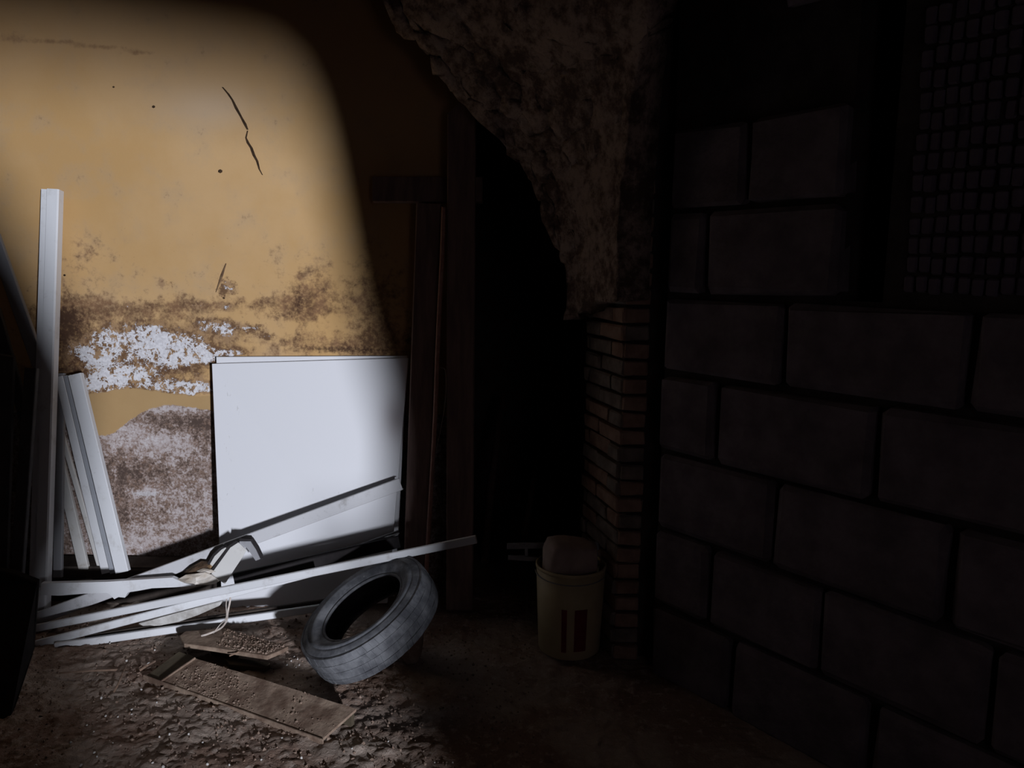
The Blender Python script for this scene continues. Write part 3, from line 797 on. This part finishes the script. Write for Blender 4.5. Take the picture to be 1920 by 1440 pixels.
tube(bm, smooth_path([P(826, 690, 3.53), P(835, 697, 3.53), P(834, 760, 3.53), P(812, 880, 3.53), P(816, 920, 3.53), P(827, 955, 3.53), P(832, 985, 3.53)], 6), 0.0014, 5)
tag(obj('thin_wire', bm, M['wire']), 'fine loose wire curling off the rusty rod beside the post', 'wire')
# poles standing in the niche
def pole(pts, r, label):
    bm = bmesh.new(); tube(bm, pts, r, 8); tag(obj('wooden_pole', bm, M['dark_wood'], smooth=True), label, 'pole', 'poles leaning in the dark niche')
pole([P(942, 745, 4.9), P(922, 900, 4.55), P(908, 1062, 4.15)], 0.024, 'dark leaning pole in the niche, the left one')
pole([P(1018, 800, 4.9), P(996, 930, 4.55), P(975, 1062, 4.15)], 0.02, 'dark leaning pole in the niche, right one above the bucket')

# ---- bucket with things on it
BC = Vector((P(1068, 1150, 3.17).x, 3.17, 0))
bk_ = empty('bucket', BC, 'cream plastic bucket with dark red print standing in the dark', 'bucket')
BH, rb, rt = 0.385, 0.132, 0.148
bm = bmesh.new()
lathe(bm, [(0.02, .004), (rb - .01, .004), (rb, .012), (rb + (rt - rb) * .5, BH * .5), (rt, BH), (rt - .004, BH), (rb + (rt - rb) * .5 - .004, BH * .5), (rb - .006, .016), (0.02, .010)], 48, True)
obj('body', bm, M['bucket'], bk_, True)
bm = bmesh.new(); lathe(bm, [(rt - .001, BH - .012), (rt + .0025, BH - .010), (rt + .003, BH), (rt - .002, BH + .003), (rt - .005, BH - .004)], 48, True)
obj('rim', bm, M['bucket'], bk_, True)
def band(a0, a1, z0, z1):
    bm = bmesh.new(); L = []
    for k in range(7):
        a = a0 + (a1 - a0) * k / 6
        for z in (z0, z1):
            r = rb + (rt - rb) * (z / BH) + 0.0012
            L.append(bm.verts.new((r * math.cos(a), r * math.sin(a), z)))
    for k in range(6): bm.faces.new((L[2 * k], L[2 * k + 2], L[2 * k + 3], L[2 * k + 1]))
    o = obj('print_bar', bm, M['print'], bk_); m = o.modifiers.new('t', 'SOLIDIFY'); m.thickness = 0.0008; m.offset = 1
band(math.radians(252), math.radians(261), 0.045, 0.235)
band(math.radians(274), math.radians(296), 0.05, 0.235)
bm = bmesh.new(); pts = [Vector((rt * math.cos(t) * 1.03, -rt * math.sin(t) * 1.03, BH - .03 - .11 * math.sin(t))) for t in [math.pi * k / 16 for k in range(17)]]
tube(bm, [Vector((p_.x, p_.y, p_.z + 0.1 * math.sin(math.pi * k / 16))) for k, p_ in enumerate(pts)], 0.0025, 6)
obj('handle', bm, M['metal'], bk_)
# rounded sack in its mouth
bm = bmesh.new(); bmesh.ops.create_cube(bm, size=1.0)
bmesh.ops.subdivide_edges(bm, edges=bm.edges[:], cuts=7, use_grid_fill=True)
for v in bm.verts:
    d = v.co.normalized() * 0.62; v.co = v.co.lerp(d, 0.36)
    v.co = Vector((v.co.x * 0.205, v.co.y * 0.17, v.co.z * 0.17))
    v.co += v.co.normalized() * noise.noise(v.co * 14 + Vector((3, 1, 2))) * 0.012
o = obj('sack_bundle', bm, M['lump'], smooth=True); o.location = P(1068, 1051, 3.15)
o.rotation_euler = (0, 0.12, 0.2)
tag(o, 'rounded pinkish brown bundle sitting in the mouth of the cream bucket', 'bundle')
root = empty('slat_frame', P(1045, 1040, 3.28), 'small grey frame of two slats lying behind the bundle across the bucket', 'frame')
for nm, a, b, w in (('slat', P(951, 1024, 3.24), P(1128, 1020, 3.30), 11), ('slat', P(953, 1045, 3.24), P(1142, 1055, 3.24), 9), ('crosspiece', P(987, 1020, 3.25), P(987, 1048, 3.25), 6), ('crosspiece', P(1118, 1018, 3.28), P(1124, 1056, 3.26), 9)):
    bm = bmesh.new(); sweep(bm, a, b, rect_prof(px(w, 3.26), 0.014, 0.002), Vector((0, -1, 0)))
    keep(obj(nm, bm, M['metal']), root)

# ---- planks on the floor
def plank_slab(quad, z, t):
    bm = bmesh.new(); slab(bm, quad, Vector((0, 0, -t))); return bm
q = [Z(337, 1192, .055), Z(348, 1183, .058), Z(424, 1178, .058), Z(470, 1192, .06), Z(541, 1212, .065), Z(527, 1219, .065), Z(501, 1230, .062), Z(400, 1214, .055), Z(345, 1207, .055)]
bm = plank_slab(q, 0, 0.018); bevel(bm, 0.002)
earth_plank = tag(obj('wooden_plank', bm, M['old_wood']), 'short earth-covered plank propped above the floor left of the tire', 'plank')
q = [Z(420, 1232, .016), Z(470, 1236, .016), Z(507, 1243, .016), Z(496, 1251, .016), Z(430, 1246, .016)]
bm = plank_slab(q, 0, 0.025); bevel(bm, 0.002)
tag(obj('wooden_plank', bm, M['mossy_wood']), 'dark greenish plank end showing under the short propped plank', 'plank')
q = [Z(400, 1203, .034), Z(450, 1212, .034), Z(444, 1220, .034), Z(394, 1211, .034)]
bm = plank_slab(q, 0, 0.04); bevel(bm, 0.003)
tag(obj('wood_block', bm, M['sleeper']), 'black block of wood holding up the short propped plank', 'block')

tray = empty('wooden_tray', Z(470, 1310, 0.0), 'long shallow wooden drawer or tray half sunk in the soil, nearest the camera', 'tray')
ZT = 0.014
ZK = 0.06                                # the far long side is propped up
qa, qb, qc, qd = Z(298, 1277, ZT), Z(365, 1234, ZK), Z(668, 1329, ZK), Z(606, 1384, ZT)
bm = bmesh.new()
a = [qa, qb, qc, qd]
NXg, NYg = 40, 8
g = []
for i in range(NXg + 1):
    row = []
    for j in range(NYg + 1):
        s_, t_ = i / NXg, j / NYg
        pnt = qb.lerp(qc, s_).lerp(qa.lerp(qd, s_), t_)
        pnt.z += noise.noise(pnt * 24) * 0.002
        row.append(bm.verts.new(pnt))
    g.append(row)
for i in range(NXg):
    for j in range(NYg):
        bm.faces.new((g[i][j], g[i + 1][j], g[i + 1][j + 1], g[i][j + 1]))
r = bmesh.ops.extrude_face_region(bm, geom=bm.faces[:])
bmesh.ops.translate(bm, verts=[e for e in r['geom'] if isinstance(e, bmesh.types.BMVert)], vec=(0, 0, -0.01))
keep(obj('base_board', bm, M['old_wood']), tray)
def rail(nm, a, b, w, h, mat):
    bm = bmesh.new(); d = (b - a); d.z = 0; s_ = Vector((-d.y, d.x, 0)).normalized() * w / 2
    slab(bm, [a - s_, b - s_, b + s_, a + s_], Vector((0, 0, -h))); bevel(bm, 0.001)
    keep(obj(nm, bm, mat), tray)
rail('front_rail', Z(269, 1265, .018), Z(606, 1386, .018), 0.006, 0.028, M['old_wood'])
rail('batten', Z(302, 1276, .020), Z(366, 1232, .066), 0.007, 0.012, M['old_wood'])
bm = plank_slab([Z(276, 1266, .008), Z(335, 1222, .045), Z(364, 1231, .045), Z(304, 1276, .008)], 0, 0.012)
o = obj('end_board', bm, M['mossy_wood']); o['label'] = 'darker mossy end compartment'; keep(o, tray)
qk = [Z(366, 1236, ZK) + Vector((0, 0, -.011)), Z(664, 1329, ZK) + Vector((0, 0, -.011))]
bm = bmesh.new(); dd = (qk[1] - qk[0]); nn = Vector((-dd.y, dd.x, 0)).normalized() * 0.008
slab(bm, [qk[0] - nn * 2, qk[1] - nn * 2, qk[1], qk[0]], Vector((0, 0, -0.06)))
keep(obj('back_rail', bm, M['mossy_wood']), tray)

# ---- pebbles, twigs, crumbs
peb = [(265, 1292, 5), (190, 1308, 6), (198, 1342, 5), (221, 1343, 4), (247, 1331, 5), (247, 1341, 4), (163, 1359, 4), (176, 1374, 3), (133, 1393, 5), (177, 1410, 5), (182, 1420, 4),
       (152, 1434, 6), (212, 1393, 3), (354, 1382, 4), (380, 1391, 4), (389, 1432, 5), (318, 1379, 5), (294, 1319, 4), (415, 1321, 4), (286, 1433, 5), (306, 1437, 6), (237, 1238, 5), (279, 1244, 8),
       (206, 1205, 4), (290, 1218, 4), (490, 1423, 4), (565, 1420, 5), (528, 1383, 5), (600, 1380, 7), (728, 1389, 4), (849, 1428, 3), (815, 1428, 3), (552, 1232, 5), (546, 1240, 4), (558, 1238, 4), (561, 1246, 4), (549, 1228, 3), (555, 1250, 3), (538, 1246, 5),
       (102, 1424, 3), (67, 1434, 5), (70, 1403, 3), (299, 1382, 4), (430, 1436, 4), (660, 1405, 3)]
base = None
for x, y, r in peb:
    p_ = Z(x, y, 0.004)
    if base is None:
        bm = bmesh.new(); bmesh.ops.create_icosphere(bm, subdivisions=2, radius=1.0)
        for v in bm.verts: v.co *= 1 + noise.noise(v.co * 1.3) * 0.35
        base = obj('pebble', bm, M['pebble'], smooth=True); o = base
    else:
        o = base.copy(); COL.objects.link(o)
    s_ = r * 0.5 * 2.6 / FPX * 1.05
    o.location = (p_.x, p_.y, max(0.0, fz(p_.x, p_.y)) + s_ * 0.45)
    o.scale = (s_, s_ * 0.9, s_ * 0.75); o.rotation_euler = (random.random() * 3, random.random() * 3, random.random() * 6)
    pl = ('tiny pale pebble at the upper left of the soil, near the lowest white strip' if y < 1262 and x < 300 else
          'tiny pale pebble in the small cluster left of the tire' if y < 1262 else
          'tiny pale pebble at the bottom edge, right of the wooden tray' if x > 480 else
          'tiny pale pebble in front of the wooden tray, near the middle of its long side' if x > 270 else
          'tiny pale pebble on dark soil in the lower left corner' if y > 1382 else
          'tiny pale pebble on bare soil just left of the wooden tray')
    tag(o, pl, 'pebble', pl.replace('tiny pale pebble', 'pebbles'))
def twig(pts, r, label):
    bm = bmesh.new(); Q = [Z(x, y, z) for x, y, z in pts]
    tube(bm, smooth_path(Q, 4), r, 6); tag(obj('twig', bm, M['twig']), label, 'twig', 'twigs on the soil')
twig([(213, 1298, .012), (222, 1282, .03), (230, 1262, .035), (236, 1250, .02)], 0.004, 'short forked-looking brown twig standing on the soil left of the tray')
twig([(112, 1262, .012), (165, 1258, .022), (220, 1256, .02)], 0.004, 'thin twig lying level on the dark soil left of the tray')
twig([(262, 1257, .015), (276, 1248, .025), (290, 1240, .012)], 0.005, 'stubby twig beside the mossy left end of the tray')
twig([(430, 1230, .05), (440, 1226, .055), (448, 1222, .06)], 0.003, 'pale sliver of twig sticking out under the propped plank')

rnd = random.Random(11)
def crumbs(name, n_, where, smin, smax, par):
    bm = bmesh.new()
    for _ in range(n_):
        p_ = where()
        s_ = smin * (smax / smin) ** rnd.random() ** 2
        rot = Matrix.Rotation(rnd.random() * 6.3, 3, 'Z') @ Matrix.Rotation(rnd.random() * 6.3, 3, 'X')
        vs_ = [bm.verts.new(p_ + rot @ (Vector(c) * s_ * rnd.uniform(.6, 1.2))) for c in ((1, 0, 0), (-1, 0, 0), (0, 1, 0), (0, -1, 0), (0, 0, 1), (0, 0, -1))]
        for f in ((0, 2, 4), (2, 1, 4), (1, 3, 4), (3, 0, 4), (2, 0, 5), (1, 2, 5), (3, 1, 5), (0, 3, 5)):
            bm.faces.new([vs_[i] for i in f])
    o = obj(name, bm, M['crumb'])
    o['kind'] = 'stuff'; o.parent = par
    if par is not None and par.location.length > 0: o.matrix_parent_inverse = Matrix.Translation(-par.location)
def on_floor():
    x = rnd.uniform(-2.1, 0.1); y = rnd.uniform(2.1, 3.5)
    return Vector((x, y, fz(x, y) + 0.002))
crumbs('soil_crumbs', 3000, on_floor, 0.002, 0.009, floor)
def on_tray():
    while True:
        s_, t_ = rnd.random(), rnd.random()
        pnt = qb.lerp(qc, s_).lerp(qa.lerp(qd, s_), t_)
        dens = 0.25 + 1.6 * noise.noise(pnt * 9) + (0.3 if t_ > .55 else 0) - (.35 if t_ < .25 else 0)
        if rnd.random() < dens: return pnt + Vector((0, 0, 0.002))
crumbs('soil_crumbs', 420, on_tray, 0.0015, 0.006, tray)
def on_plank():
    s_, t_ = rnd.random(), rnd.random()
    A = Z(424, 1180, .058).lerp(Z(536, 1211, .065), s_); B = Z(405, 1213, .055).lerp(Z(500, 1228, .062), s_)
    return A.lerp(B, t_) + Vector((0, 0, 0.003))
crumbs('soil_crumbs', 420, on_plank, 0.002, 0.008, earth_plank)
